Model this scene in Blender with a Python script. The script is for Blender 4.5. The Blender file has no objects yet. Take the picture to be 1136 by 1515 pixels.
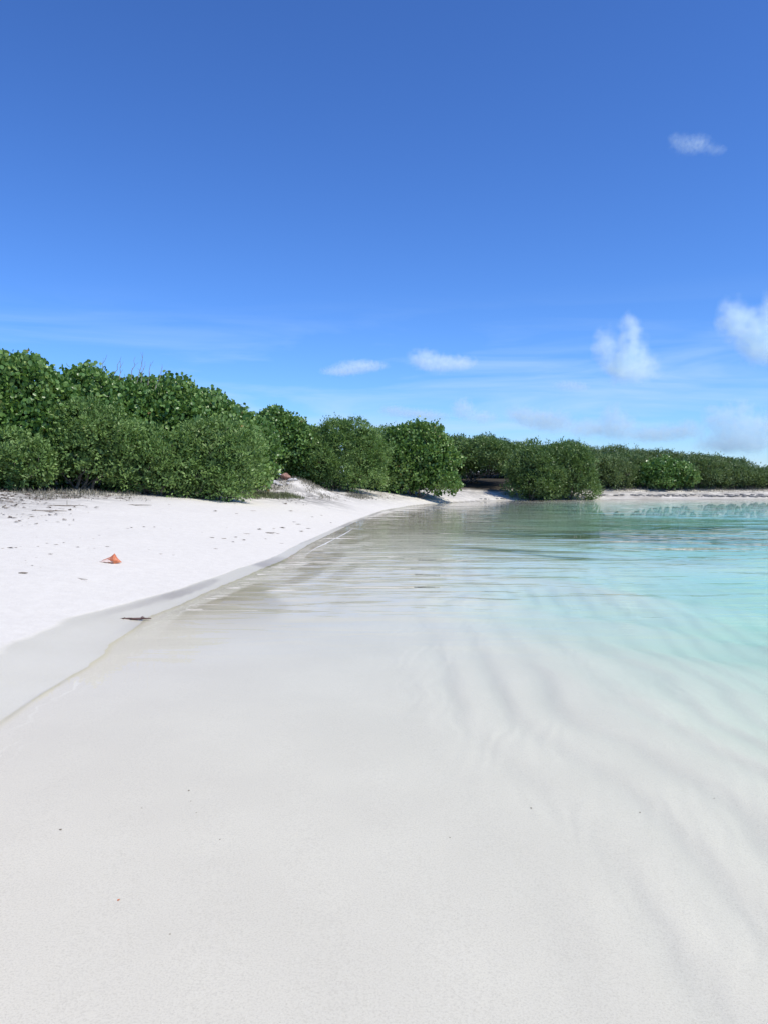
import bpy, math, random
import numpy as np
from mathutils import Vector, noise as mnoise

random.seed(7)
RS = np.random.RandomState(11)
SC = bpy.context.scene
COL = SC.collection

# ------------------------------------------------------------------ camera, world, sun, exposure
PW, PH, F = 1136.0, 1515.0, 1178.0        # pixels of the photograph, focal length in them
EYE, HORIZON = 1.6, 703.0
PITCH = math.atan((PH / 2 - HORIZON) / F)
cam_d = bpy.data.cameras.new("camera")
cam = bpy.data.objects.new("camera", cam_d)
COL.objects.link(cam)
cam.location = (0, 0, EYE)
cam.rotation_euler = (math.pi / 2 - PITCH, 0, 0)
cam_d.sensor_fit = 'VERTICAL'
cam_d.sensor_height = 36.0
cam_d.lens = 36.0 * F / PH
cam_d.clip_start = 0.05
cam_d.clip_end = 20000
SC.camera = cam

SUN_EL, SUN_AZ = math.radians(54), math.radians(120)     # azimuth clockwise from +Y
world = bpy.data.worlds.new("World")
SC.world = world
world.use_nodes = True
wt = world.node_tree
for n in list(wt.nodes):
    wt.nodes.remove(n)


def W(kind, **kw):
    n = wt.nodes.new(kind)
    for k, v in kw.items():
        setattr(n, k, v)
    return n


sky = W('ShaderNodeTexSky', sky_type='NISHITA')
sky.sun_disc = False
sky.sun_elevation = SUN_EL
sky.sun_rotation = SUN_AZ
sky.altitude = 0
sky.air_density = 1.0
sky.dust_density = 0.0
sky.ozone_density = 10.0
SKY_STRENGTH = 0.12
# thin high veil of cirrus, low over the horizon
tc = W('ShaderNodeTexCoord')
mp = W('ShaderNodeMapping')
mp.inputs['Scale'].default_value = (1.6, 1.0, 13.0)
nz = W('ShaderNodeTexNoise')
nz.inputs['Scale'].default_value = 2.2
nz.inputs['Detail'].default_value = 5
nz.inputs['Roughness'].default_value = 0.55
nz.inputs['Distortion'].default_value = 0.6
rp = W('ShaderNodeValToRGB')
rp.color_ramp.elements[0].position = 0.43
rp.color_ramp.elements[1].position = 0.75
sx = W('ShaderNodeSeparateXYZ')
el = W('ShaderNodeMapRange', interpolation_type='SMOOTHSTEP')
el.inputs['From Min'].default_value = 0.23
el.inputs['From Max'].default_value = 0.07
el.inputs['To Min'].default_value = 0.0
el.inputs['To Max'].default_value = 0.85
mul = W('ShaderNodeMath', operation='MULTIPLY')
scale = W('ShaderNodeMixRGB', blend_type='MULTIPLY')
scale.inputs['Fac'].default_value = 1.0
scale.inputs['Color2'].default_value = (SKY_STRENGTH,) * 3 + (1,)
gam = W('ShaderNodeGamma')
gam.inputs['Gamma'].default_value = 1.12
gain = W('ShaderNodeMixRGB', blend_type='MULTIPLY')      # clear deep tropical blue
gain.inputs['Fac'].default_value = 1.0
gain.inputs['Color2'].default_value = (0.96 / SKY_STRENGTH, 1.18 / SKY_STRENGTH, 1.52 / SKY_STRENGTH, 1)
mx = W('ShaderNodeMixRGB', blend_type='MIX')
mx.inputs['Color2'].default_value = (4.6, 6.4, 8.8, 1)
bg = W('ShaderNodeBackground')
bg.inputs['Strength'].default_value = SKY_STRENGTH
wo = W('ShaderNodeOutputWorld')
L = wt.links.new
L(tc.outputs['Generated'], mp.inputs['Vector'])
L(mp.outputs['Vector'], nz.inputs['Vector'])
L(nz.outputs['Fac'], rp.inputs['Fac'])
L(tc.outputs['Generated'], sx.inputs['Vector'])
L(sx.outputs['Z'], el.inputs['Value'])
L(rp.outputs['Color'], mul.inputs[0])
L(el.outputs['Result'], mul.inputs[1])
L(sky.outputs['Color'], scale.inputs['Color1'])
L(scale.outputs['Color'], gam.inputs['Color'])
L(gam.outputs['Color'], gain.inputs['Color1'])
L(gain.outputs['Color'], mx.inputs['Color1'])
L(mul.outputs['Value'], mx.inputs['Fac'])
L(mx.outputs['Color'], bg.inputs['Color'])
L(bg.outputs['Background'], wo.inputs['Surface'])

sun_d = bpy.data.lights.new("sun", 'SUN')
sun_d.energy = 4.2
sun_d.angle = math.radians(0.53)
sun_d.color = (1.0, 0.94, 0.84)
sun = bpy.data.objects.new("sun", sun_d)
COL.objects.link(sun)
to_sun = Vector((math.sin(SUN_AZ) * math.cos(SUN_EL), math.cos(SUN_AZ) * math.cos(SUN_EL), math.sin(SUN_EL)))
sun.rotation_euler = to_sun.to_track_quat('Z', 'Y').to_euler()
sun.location = to_sun * 50

SC.view_settings.view_transform = 'Standard'
SC.view_settings.look = 'None'
SC.view_settings.exposure = 0.0
SC.view_settings.gamma = 1.0
SC.render.engine = 'CYCLES'
SC.cycles.use_denoising = True
SC.cycles.max_bounces = 16
SC.cycles.transparent_max_bounces = 24
SC.cycles.volume_bounces = 14
SC.cycles.caustics_reflective = False
SC.cycles.caustics_refractive = False
SC.cycles.sample_clamp_indirect = 6.0


# ------------------------------------------------------------------ helpers
def tag(o, label=None, cat=None, group=None, kind=None):
    if label: o['label'] = label
    if cat: o['category'] = cat
    if group: o['group'] = group
    if kind: o['kind'] = kind
    return o


def new_mesh(name, V, faces, mat=None, parent=None, smooth=False, attrs=None):
    """V (n,3); faces: an (m,k) array, or a list of faces."""
    me = bpy.data.meshes.new(name)
    V = np.asarray(V, dtype=np.float32)
    if isinstance(faces, np.ndarray):
        m, k = faces.shape
        me.vertices.add(len(V))
        me.vertices.foreach_set('co', V.ravel())
        me.loops.add(m * k)
        me.loops.foreach_set('vertex_index', faces.astype(np.int32).ravel())
        me.polygons.add(m)
        me.polygons.foreach_set('loop_start', np.arange(0, m * k, k, dtype=np.int32))
        me.update(calc_edges=True)
    else:
        me.from_pydata(V.tolist(), [], faces)
        me.update()
    if smooth:
        me.polygons.foreach_set('use_smooth', np.ones(len(me.polygons), dtype=bool))
    for an, (dom, arr) in (attrs or {}).items():
        a = me.attributes.new(an, 'FLOAT', dom)
        a.data.foreach_set('value', np.asarray(arr, dtype=np.float32))
    if mat: me.materials.append(mat)
    o = bpy.data.objects.new(name, me)
    COL.objects.link(o)
    if parent: o.parent = parent
    return o


def empty(name, loc):
    o = bpy.data.objects.new(name, None)
    o.empty_display_size = 0.2
    o.location = loc
    COL.objects.link(o)
    return o


def hash2(i, j, s):
    h = np.sin(i * 127.1 + j * 311.7 + s * 74.7) * 43758.5453
    return h - np.floor(h)


def vnoise(x, y, s=0):
    i, j = np.floor(x), np.floor(y)
    u, v = x - i, y - j
    u = u * u * (3 - 2 * u); v = v * v * (3 - 2 * v)
    a, b = hash2(i, j, s), hash2(i + 1, j, s)
    c, d = hash2(i, j + 1, s), hash2(i + 1, j + 1, s)
    return (a * (1 - u) + b * u) * (1 - v) + (c * (1 - u) + d * u) * v


def fbm(x, y, s=0, n=3):
    t, a = 0, 0.5
    for k in range(n):
        t = t + a * (vnoise(x * 2 ** k, y * 2 ** k, s + k) - 0.5)
        a *= 0.5
    return t


def sstep(a, b, x):
    t = np.clip((x - a) / (b - a), 0, 1)
    return t * t * (3 - 2 * t)


class Mat:
    def __init__(self, name):
        self.m = bpy.data.materials.new(name)
        self.m.use_nodes = True
        self.t = self.m.node_tree
        self.t.nodes.clear()
        self.out = self.n('ShaderNodeOutputMaterial')

    def n(self, kind, ins=None, **kw):
        nd = self.t.nodes.new(kind)
        for k, v in kw.items(): setattr(nd, k, v)
        for k, v in (ins or {}).items(): self.i(nd.inputs[k], v)
        return nd

    def i(self, sock, v):
        if isinstance(v, bpy.types.NodeSocket): self.t.links.new(v, sock)
        else: sock.default_value = v

    def math(self, op, a, b=0.0, c=None, clamp=False):
        nd = self.n('ShaderNodeMath', operation=op, use_clamp=clamp)
        self.i(nd.inputs[0], a); self.i(nd.inputs[1], b)
        if c is not None: self.i(nd.inputs[2], c)
        return nd.outputs[0]

    def attr(self, name): return self.n('ShaderNodeAttribute', attribute_name=name).outputs['Fac']

    def noise(self, vec, scale, detail=3, rough=0.5, dist=0.0):
        nd = self.n('ShaderNodeTexNoise', {'Scale': scale, 'Detail': detail, 'Roughness': rough, 'Distortion': dist})
        if vec is not None: self.i(nd.inputs['Vector'], vec)
        return nd.outputs['Fac']

    def mapping(self, vec, scale=(1, 1, 1), rot=(0, 0, 0), loc=(0, 0, 0)):
        nd = self.n('ShaderNodeMapping', {'Vector': vec, 'Scale': scale, 'Rotation': rot, 'Location': loc})
        return nd.outputs[0]

    def ramp(self, fac, stops):
        nd = self.n('ShaderNodeValToRGB', {'Fac': fac})
        e = nd.color_ramp.elements
        while len(e) < len(stops): e.new(0.5)
        for k, (p, c) in enumerate(stops):
            e[k].position = p
            e[k].color = (*c, 1) if len(c) == 3 else c
        return nd.outputs['Color']

    def mix(self, fac, a, b, blend='MIX'):
        nd = self.n('ShaderNodeMixRGB', blend_type=blend)
        self.i(nd.inputs[0], fac)
        for s, v in ((nd.inputs[1], a), (nd.inputs[2], b)):
            self.i(s, v if isinstance(v, bpy.types.NodeSocket) else (*v, 1))
        return nd.outputs[0]

    def rng(self, v, a, b, c=0.0, d=1.0, smooth=True):
        nd = self.n('ShaderNodeMapRange', interpolation_type='SMOOTHSTEP' if smooth else 'LINEAR')
        self.i(nd.inputs['Value'], v)
        for k, x in (('From Min', a), ('From Max', b), ('To Min', c), ('To Max', d)): self.i(nd.inputs[k], x)
        return nd.outputs[0]

    def bump(self, h, strength, dist, normal=None):
        nd = self.n('ShaderNodeBump', {'Height': h, 'Strength': strength, 'Distance': dist})
        if normal is not None: self.i(nd.inputs['Normal'], normal)
        return nd.outputs[0]

    def bsdf(self, **ins):
        nd = self.n('ShaderNodeBsdfPrincipled')
        for k, v in ins.items(): 
            s = nd.inputs[k.replace('_', ' ')]
            if not isinstance(v, bpy.types.NodeSocket) and s.type == 'RGBA' and len(v) == 3: v = (*v, 1)
            self.i(s, v)
        return nd.outputs[0]

    def surface(self, s): self.t.links.new(s, self.out.inputs['Surface']); return self.m


def ray(px, py):
    """direction of the view ray through a pixel of the photograph, scaled so that y = 1"""
    v = Vector((px - PW / 2, PH / 2 - py, -F))
    c, s = math.cos(math.pi / 2 - PITCH), math.sin(math.pi / 2 - PITCH)
    d = Vector((v.x, v.y * c - v.z * s, v.y * s + v.z * c))
    return d / d.y


# ------------------------------------------------------------------ the lie of the land
SHORE = np.array([(-0.6, -40), (-1.1, -6), (-1.4, 0), (-1.90, 2), (-2.28, 4.0), (-2.46, 5.05), (-2.52, 5.8), (-2.50, 6.6), (-2.60, 7.5), (-2.60, 8.9),
                  (-2.38, 11), (-1.92, 14.8), (-1.74, 18.5), (-1.0, 27), (0.06, 35.6), (1.46, 41), (3.1, 45), (6.2, 49.5), (10, 51.6),
                  (13.4, 52.6), (20, 53.4), (26, 53.8), (40, 54.6), (60, 57), (100, 66), (160, 90), (300, 160), (700, 330), (2600, 900)], dtype=float)


def shore_dist(x, y):
    """signed distance to the waterline, positive inland"""
    x, y = np.asarray(x, float), np.asarray(y, float)
    best = np.full(x.shape, 1e18)
    sign = np.ones(x.shape)
    for (ax, ay), (bx, by) in zip(SHORE[:-1], SHORE[1:]):
        dx, dy = bx - ax, by - ay
        t = np.clip(((x - ax) * dx + (y - ay) * dy) / (dx * dx + dy * dy), 0, 1)
        qx, qy = x - ax - t * dx, y - ay - t * dy
        d2 = qx * qx + qy * qy
        m = d2 < best
        best = np.where(m, d2, best)
        sign = np.where(m, np.where(dx * qy - dy * qx >= 0, 1.0, -1.0), sign)
    return np.sqrt(best) * sign


def waterline(x, y):
    return shore_dist(x, y) + 0.20 * fbm(x / 2.3, y / 2.3, 3, 2) * sstep(20, 12, y) + 0.14 * fbm(x / 0.7, y / 0.7, 5, 2) * sstep(14, 9, y)


def wet_width(y):
    return np.interp(y, [2, 8, 11, 15, 20, 28, 34, 60], [1.1, 0.72, 0.36, 0.24, 0.17, 0.14, 0.14, 0.16])


def height(x, y, detail=True):
    x, y = np.asarray(x, float), np.asarray(y, float)
    d = waterline(x, y)
    # beach face, berm and low plateau behind
    s = np.interp(y, [10, 16, 24, 34], [0.15, 0.19, 0.25, 0.29]) * np.interp(x, [8, 14], [1, 0.8])
    zmax = 1.5
    di = np.maximum(d, 0)
    up = zmax * (1 - np.exp(-s * di / zmax)) * (1 - 0.25 * np.exp(-di / 0.6))
    # sea floor
    e = np.maximum(-d, 0)
    dep = 0.020 * e + 0.085 * np.maximum(e - np.interp(y, [6, 10], [4.2, 2.7]), 0) ** 1.2 * (0.45 + 1.1 * vnoise(x / 1.5 + 0.3 * y, y / 1.1, 51))
    dep = 1.0 * (1 - np.exp(-dep / 1.0)) * np.interp(y, [9, 20, 35, 50], [1.0, 0.55, 0.33, 0.28])
    z = np.where(d >= 0, up, -dep)
    if detail:
        # sand bars under the shallow water
        w = e + 0.85 * fbm(x / 1.3, y / 2.0, 21, 2) + 0.22 * fbm(x / 0.42, y / 0.7, 23, 2)
        ph = w * 2 * np.pi / 0.44
        bars = (np.sin(ph + 0.55 * np.sin(ph)))
        amp = sstep(2.3, 3.3, e) * sstep(10, 6.5, e) * (0.15 + 1.15 * vnoise(x / 0.8, y / 1.2, 31)) * sstep(22, 12, y)
        z = z + 0.0085 * bars * amp
        # soft hummocks on the dry sand
        dry = sstep(0.9, 2.0, d)
        z = z + dry * (0.10 * fbm(x / 3.0, y / 3.0, 41, 2) + 0.05 * fbm(x / 0.8, y / 0.8, 43, 3) * sstep(1.5, 4, d))
    # white heap of sand in the gap between the bushes, hill at the back of the far shore
    z = z + 0.58 * np.exp(-((x + 4.1) / 1.5) ** 2 - ((y - 36.8) / 1.7) ** 2)
    z = z + 0.9 * sstep(62, 76, y) * np.exp(-((x - 22) / 14) ** 2)
    return z


def ground_hit(px, py):
    r = ray(px, py)
    t = np.geomspace(1.5, 140, 2600)
    x, y, z = r.x * t, t, EYE + r.z * t
    h = height(x, y)
    k = np.nonzero(z <= h)[0]
    k = k[0] if len(k) else -1
    return Vector((x[k], y[k], h[k]))


def ground_z(x, y):
    return float(height(np.array([x]), np.array([y]))[0])


def axis_lines(parts):
    """parts: (start, stop, first step, growth)"""
    out = []
    for a, b, st, g in parts:
        v = a
        while v < b - st * 0.3:
            out.append(v); v += st; st *= g
    out.append(parts[-1][1])
    return np.array(out)


gx = np.concatenate([-axis_lines([(3.6, 14, 0.06, 1.035), (14, 900, 0.6, 1.16)])[::-1], axis_lines([(-3.55, 5.0, 0.05, 1.0), (5.0, 40, 0.08, 1.035), (40, 2600, 1.5, 1.16)])])
gy = axis_lines([(-36, -4, 3.0, 1.0), (-4, 0.8, 0.4, 1.0), (0.8, 11, 0.05, 1.0), (11, 90, 0.055, 1.014), (90, 2600, 1.5, 1.16)])
GX, GY = np.meshgrid(gx, gy)
GZ = height(GX, GY)
GD = waterline(GX, GY)
ny, nx = GX.shape
idx = np.arange(nx * ny).reshape(ny, nx)
quads = np.stack([idx[:-1, :-1], idx[:-1, 1:], idx[1:, 1:], idx[1:, :-1]], -1).reshape(-1, 4)

# ---- sand
M = Mat('coral_sand')
geo = M.n('ShaderNodeNewGeometry')
P = geo.outputs['Position']
inland = M.attr('inland')
wetw = M.attr('wet_width')
n1 = M.noise(P, 1.1, 4, 0.55)
n2 = M.noise(P, 7.0, 3, 0.6)
edge = M.math('ADD', M.math('DIVIDE', inland, wetw), M.math('MULTIPLY', M.math('SUBTRACT', n1, 0.5), 0.35))
dry = M.rng(edge, 0.90, 1.04)
# grain: fine speckle and coarser shell grit
g1 = M.noise(P, 420.0, 2, 0.6)
g2 = M.noise(P, 125.0, 3, 0.7)
vor = M.n('ShaderNodeTexVoronoi', {'Vector': P, 'Scale': 110.0, 'Randomness': 1.0}, feature='F1')
grit = M.rng(vor.outputs['Distance'], 0.10, 0.22, 1.0, 0.0)
vsel = M.n('ShaderNodeSeparateColor', {'Color': vor.outputs['Color']})
dark_grit = M.math('MULTIPLY', grit, M.rng(vsel.outputs[0], 0.93, 0.97))
pale_grit = M.math('MULTIPLY', grit, M.rng(vsel.outputs[1], 0.80, 0.9))
wetcol = M.mix(M.rng(n1, 0.3, 0.7), (0.662, 0.622, 0.475), (0.702, 0.662, 0.515))
drycol = M.mix(M.rng(n2, 0.3, 0.7), (0.705, 0.665, 0.565), (0.755, 0.715, 0.61))
sea = M.rng(inland, -0.10, 0.0, 1.0, 0.0)
seacol = M.mix(M.rng(n1, 0.3, 0.7), (0.715, 0.69, 0.64), (0.76, 0.735, 0.68))
bar = M.attr('trough')
seacol = M.mix(M.math('MULTIPLY', bar, 0.26), seacol, (0.55, 0.56, 0.53))
col = M.mix(dry, wetcol, drycol)
col = M.mix(sea, col, seacol)
col = M.mix(M.math('MULTIPLY', M.rng(g2, 0.42, 0.70), 0.42), col, (0.47, 0.45, 0.41))
col = M.mix(M.math('MULTIPLY', M.rng(g1, 0.5, 0.75), 0.55), col, (0.84, 0.83, 0.81))
col = M.mix(M.math('MULTIPLY', pale_grit, 0.85), col, (0.86, 0.85, 0.83))
col = M.mix(M.math('MULTIPLY', dark_grit, 0.6), col, (0.36, 0.33, 0.28))
# bush reflections painted into the sand colour, with coral rubble; dark streaks further out
col = M.mix(M.math('MULTIPLY', M.attr('reflection_rubble'), M.rng(n1, 0.25, 0.65, 0.5, 0.95)), col, (0.42, 0.385, 0.315))
streak_pat = M.noise(M.mapping(P, (0.35, 1.0, 1.0)), 0.9, 4, 0.6)
col = M.mix(M.math('MULTIPLY', M.attr('sea_streaks'), M.rng(streak_pat, 0.36, 0.54, 0.0, 0.9)), col, (0.13, 0.13, 0.08))
# dark edge shading painted along the swash, with paler wrinkles below it
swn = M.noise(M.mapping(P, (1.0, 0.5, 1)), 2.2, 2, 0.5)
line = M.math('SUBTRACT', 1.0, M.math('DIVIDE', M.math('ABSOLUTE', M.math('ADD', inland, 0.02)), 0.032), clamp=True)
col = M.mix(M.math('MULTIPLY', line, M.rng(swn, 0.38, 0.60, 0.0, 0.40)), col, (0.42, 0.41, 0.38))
wr = M.n('ShaderNodeTexWave', {'Vector': P, 'Scale': 2.6, 'Distortion': 7.0, 'Detail': 2.0, 'Detail Scale': 1.6})
strip = M.math('MULTIPLY', M.rng(inland, -0.06, -0.12), M.rng(inland, -0.42, -0.20))
col = M.mix(M.math('MULTIPLY', M.math('MULTIPLY', strip, M.rng(swn, 0.45, 0.65)), M.math('MULTIPLY', M.rng(wr.outputs['Fac'], 0.80, 0.98), 0.5)), col, (0.86, 0.85, 0.81))
# grey soil and old litter worked into the sand under the bushes
soil = M.attr('soil')
soilmask = M.math('MULTIPLY', soil, M.rng(M.noise(M.mapping(P, (1.0, 1.0, 1.0)), 1.7, 5, 0.65), 0.36, 0.57))
col = M.mix(M.math('MULTIPLY', soilmask, 0.85), col, (0.30, 0.285, 0.25))
col = M.mix(M.attr('under_bush'), col, (0.055, 0.048, 0.036))  # dark litter, blackened further to paint in shade beneath the bushes
rough = M.rng(dry, 0.0, 1.0, 0.38, 0.95, False)
hh = M.math('ADD', M.math('MULTIPLY', g1, 0.35), M.math('ADD', M.math('MULTIPLY', g2, 0.5), M.math('MULTIPLY', grit, 0.25)))
b1 = M.bump(hh, 0.30, 0.004)
h3 = M.math('MULTIPLY', M.math('ADD', n2, M.noise(P, 22.0, 3, 0.6)), M.math('ADD', 0.06, M.math('MULTIPLY', dry, 0.55)))
rpl = M.n('ShaderNodeTexWave', {'Vector': M.mapping(P, (1, 0.55, 1), (0, 0, 0.35)), 'Scale': 2.4, 'Distortion': 9.0, 'Detail': 2.0, 'Detail Scale': 1.1}).outputs['Fac']
b0 = M.bump(M.math('MULTIPLY', rpl, M.math('MULTIPLY', M.rng(inland, -1.8, -3.2), M.rng(n1, 0.35, 0.7))), 0.16, 0.012, b1)
b2 = M.bump(h3, 0.40, 0.02, b0)
M.surface(M.bsdf(Base_Color=col, Roughness=rough, Normal=b2, Specular_IOR_Level=M.rng(dry, 0, 1, 0.22, 0.12, False)))
SAND = M.m

e_ = np.maximum(-GD, 0)
w_ = e_ + 0.85 * fbm(GX / 1.3, GY / 2.0, 21, 2) + 0.22 * fbm(GX / 0.42, GY / 0.7, 23, 2)
ph_ = w_ * 2 * np.pi / 0.44
tr_ = sstep(0.0, -0.9, np.sin(ph_ + 0.55 * np.sin(ph_))) * sstep(2.3, 3.3, e_) * sstep(10, 6.5, e_) * sstep(22, 12, GY) * (0.1 + vnoise(GX / 0.8, GY / 1.2, 31))
bush_line = np.interp(GY, [14, 20, 24, 30, 38, 44, 50, 56], [7.6, 8.0, 7.2, 4.6, 3.2, 2.8, 2.4, 2.2])
soil_ = sstep(-3.4, 0.6, GD - bush_line) * sstep(45, 25, GD)  # masks stop inland: unseen far ground kept pale to bounce light onto clouds
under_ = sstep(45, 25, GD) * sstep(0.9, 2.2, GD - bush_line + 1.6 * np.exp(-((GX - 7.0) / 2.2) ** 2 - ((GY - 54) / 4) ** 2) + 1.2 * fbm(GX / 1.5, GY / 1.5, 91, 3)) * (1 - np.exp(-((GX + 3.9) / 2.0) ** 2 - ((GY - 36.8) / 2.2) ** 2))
soil_ = np.clip(soil_ * (1 - 0.9 * np.exp(-((GX + 3.4) / 1.3) ** 2 - ((GY - 36.5) / 1.6) ** 2)) + 1.1 * np.exp(-((GX + 3.4) / 1.7) ** 2 - ((GY - 32.5) / 2.2) ** 2), 0, 1)
reflection_rubble_ = sstep(0.1, -0.5, GD) * sstep(16.5, 27, GY - 0.35 * GX) * sstep(16, 6, GX) * 0.95  # brown reflection of the bushes, painted onto the sea floor
reflection_rubble_ = np.maximum(reflection_rubble_, sstep(7.2, 10.5, GY) * sstep(-2.6, -0.3, GD) * sstep(1.0, 0.75, GD / wet_width(GY)) * (0.15 + 0.85 * sstep(0.42, 0.60, vnoise(GD * 4.2 + 0.5 * fbm(GX, GY / 2, 65), GY / 1.6, 61))))  # grey wet sand, plus painted streaks of bush reflection in the ripples
reflection_rubble_ = np.maximum(reflection_rubble_, 0.95 * sstep(49, 52, GY) * sstep(12, 15, GX) * sstep(0.30, 0.5, GD) * sstep(1.5, 1.1, GD) * sstep(0.35, 0.5, vnoise(GX / 0.35, GD / 0.22, 71)))  # grey coral rubble tint along the far waterline
streaks_ = np.clip(1.7 * np.exp(-((GX - 7.6) / 4.6) ** 2 - ((GY - 24.0 - 0.12 * (GX - 7)) / 1.7) ** 2) + 1.1 * np.exp(-((GX - 12) / 5) ** 2 - ((GY - 29) / 1.3) ** 2)
                 + 1.5 * np.exp(-((GX - 3.9) / 2.3) ** 2 - ((GY - 18.0 + 0.25 * (GX - 4)) / 0.65) ** 2), 0, 1)
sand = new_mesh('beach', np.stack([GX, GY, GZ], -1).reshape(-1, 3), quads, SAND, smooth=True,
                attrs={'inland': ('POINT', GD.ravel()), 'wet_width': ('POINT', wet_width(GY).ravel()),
                       'trough': ('POINT', tr_.ravel()), 'soil': ('POINT', soil_.ravel()), 'reflection_rubble': ('POINT', reflection_rubble_.ravel()), 'sea_streaks': ('POINT', streaks_.ravel()), 'under_bush': ('POINT', under_.ravel())})
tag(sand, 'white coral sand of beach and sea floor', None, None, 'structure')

# ---- water: one closed body, clear, with a thin film on the near sand
M = Mat('clear_sea_water')
geo = M.n('ShaderNodeNewGeometry')
P = geo.outputs['Position']
off = M.attr('offshore')
swell = M.noise(M.mapping(P, (0.40, 1.15, 1), (0, 0, 0.12)), 0.8, 1, 0.4, 0.5)
chop = M.noise(M.mapping(P, (0.45, 1.5, 1), (0, 0, -0.06)), 1.9, 2, 0.45, 0.4)
calm = M.attr('rough_water')
hgt = M.math('ADD', M.math('MULTIPLY', swell, 0.016), M.math('MULTIPLY', chop, 0.008))
hgt = M.math('MULTIPLY', hgt, calm)
nrm = M.bump(hgt, 1.0, 1.0)
fr = M.n('ShaderNodeFresnel', {'IOR': 1.33, 'Normal': nrm}).outputs[0]
tr = M.n('ShaderNodeBsdfTransparent', {'Color': (0.985, 0.995, 0.99, 1)}).outputs[0]
gl = M.n('ShaderNodeBsdfGlossy', {'Color': (0.95, 0.95, 0.95, 1), 'Roughness': 0.0, 'Normal': nrm}).outputs[0]
ms = M.n('ShaderNodeMixShader', {0: M.math('MULTIPLY', M.math('POWER', fr, 2.0), 1.25, clamp=True)})
M.t.links.new(tr, ms.inputs[1]); M.t.links.new(gl, ms.inputs[2])
M.surface(ms.outputs[0])
va = M.n('ShaderNodeVolumeAbsorption', {'Color': (0.10, 0.93, 0.84, 1), 'Density': 0.165})
M.t.links.new(va.outputs[0], M.out.inputs['Volume'])
WATER = M.m
wx = np.concatenate([np.arange(-12, 8, 0.12), axis_lines([(8, 60, 0.14, 1.03), (60, 2550, 2, 1.2)])])
wy = np.concatenate([axis_lines([(-29, 1, 0.6, 1.0)])[:-1], axis_lines([(1, 12, 0.12, 1.0), (12, 70, 0.14, 1.02), (70, 2550, 3, 1.2)])])
WX, WY = np.meshgrid(wx, wy)
WD = -shore_dist(WX, WY)
rough_w = (0.14 + 2.0 * sstep(6.0, 9.5, WY) - 1.0 * sstep(14, 24, WY) + 5.0 * sstep(28, 33, WY) * sstep(6, 12, WX) + 1.2 * sstep(8, 10, WY) * sstep(17, 13, WY) * sstep(2.5, 0.5, WX) + 2.2 * sstep(3, 7, WX) * sstep(13, 17, WY) * sstep(24, 20, WY)) * sstep(-0.1, 0.5, WD)
WZ = np.zeros_like(WX)
my, mxn = WX.shape
wi = np.arange(my * mxn).reshape(my, mxn)
wq = np.stack([wi[:-1, :-1], wi[:-1, 1:], wi[1:, 1:], wi[1:, :-1]], -1).reshape(-1, 4)
n0 = my * mxn
ring = np.concatenate([wi[0, :], wi[1:, -1], wi[-1, -2::-1], wi[-2:0:-1, 0]])
topv = np.stack([WX, WY, WZ], -1).reshape(-1, 3)
low = topv[ring].copy(); low[:, 2] = -6.0
r2 = np.arange(len(ring)) + n0
sideq = np.stack([ring, r2, np.roll(r2, -1), np.roll(ring, -1)], -1)
fl = [tuple(f) for f in wq.tolist()] + [tuple(f) for f in sideq.tolist()] + [tuple(r2[::-1].tolist())]
water = new_mesh('water', np.concatenate([topv, low]), fl, WATER, smooth=True,
                 attrs={'offshore': ('POINT', np.concatenate([WD.ravel(), np.zeros(len(ring))])),
                        'rough_water': ('POINT', np.concatenate([rough_w.ravel(), np.zeros(len(ring))]))})
tag(water, 'clear shallow turquoise sea lying over white sand', None, None, 'structure')


# ------------------------------------------------------------------ plants
def leaf_mat(name, stops, rough=0.42, spec=0.45, transl=0.28):
    M = Mat(name)
    r = M.attr('shade_pick')
    col = M.ramp(r, stops)
    geo = M.n('ShaderNodeNewGeometry')
    big = M.noise(geo.outputs['Position'], 0.9, 2, 0.5)
    col = M.mix(M.rng(big, 0.35, 0.65, 0.0, 0.35), col, M.mix(1.0, col, (0.72, 0.86, 0.62), 'MULTIPLY'))
    p = M.bsdf(Base_Color=col, Roughness=rough, Specular_IOR_Level=spec)
    tl = M.n('ShaderNodeBsdfTranslucent', {'Color': M.mix(0.5, col, (0.16, 0.26, 0.03))}).outputs[0]
    ms = M.n('ShaderNodeMixShader', {0: transl})
    M.t.links.new(p, ms.inputs[1]); M.t.links.new(tl, ms.inputs[2])
    return M.surface(ms.outputs[0])


LEAF = {
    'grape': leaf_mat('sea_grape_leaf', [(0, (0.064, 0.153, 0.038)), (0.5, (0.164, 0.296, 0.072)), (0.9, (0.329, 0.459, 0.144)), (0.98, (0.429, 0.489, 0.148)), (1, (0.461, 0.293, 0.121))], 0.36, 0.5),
    'fine': leaf_mat('buttonwood_leaf', [(0, (0.100, 0.172, 0.052)), (0.5, (0.192, 0.309, 0.087)), (0.9, (0.308, 0.438, 0.151)), (1, (0.401, 0.465, 0.197))], 0.5, 0.35),
    'mangrove': leaf_mat('mangrove_leaf', [(0, (0.081, 0.138, 0.045)), (0.5, (0.154, 0.246, 0.077)), (0.9, (0.255, 0.361, 0.133)), (1, (0.322, 0.384, 0.168))], 0.45, 0.4),
    'scrub': leaf_mat('scrub_leaf', [(0, (0.101, 0.140, 0.060)), (0.5, (0.174, 0.242, 0.094)), (0.9, (0.255, 0.336, 0.137)), (1, (0.322, 0.344, 0.187))], 0.5, 0.35),
}


def bark(name, a, b):
    M = Mat(name)
    tcn = M.n('ShaderNodeTexCoord')
    n = M.noise(M.mapping(tcn.outputs['Object'], (8, 8, 2)), 3.0, 4, 0.6)
    return M.surface(M.bsdf(Base_Color=M.mix(M.rng(n, 0.3, 0.7), a, b), Roughness=0.85, Normal=M.bump(n, 0.5, 0.02)))


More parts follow.
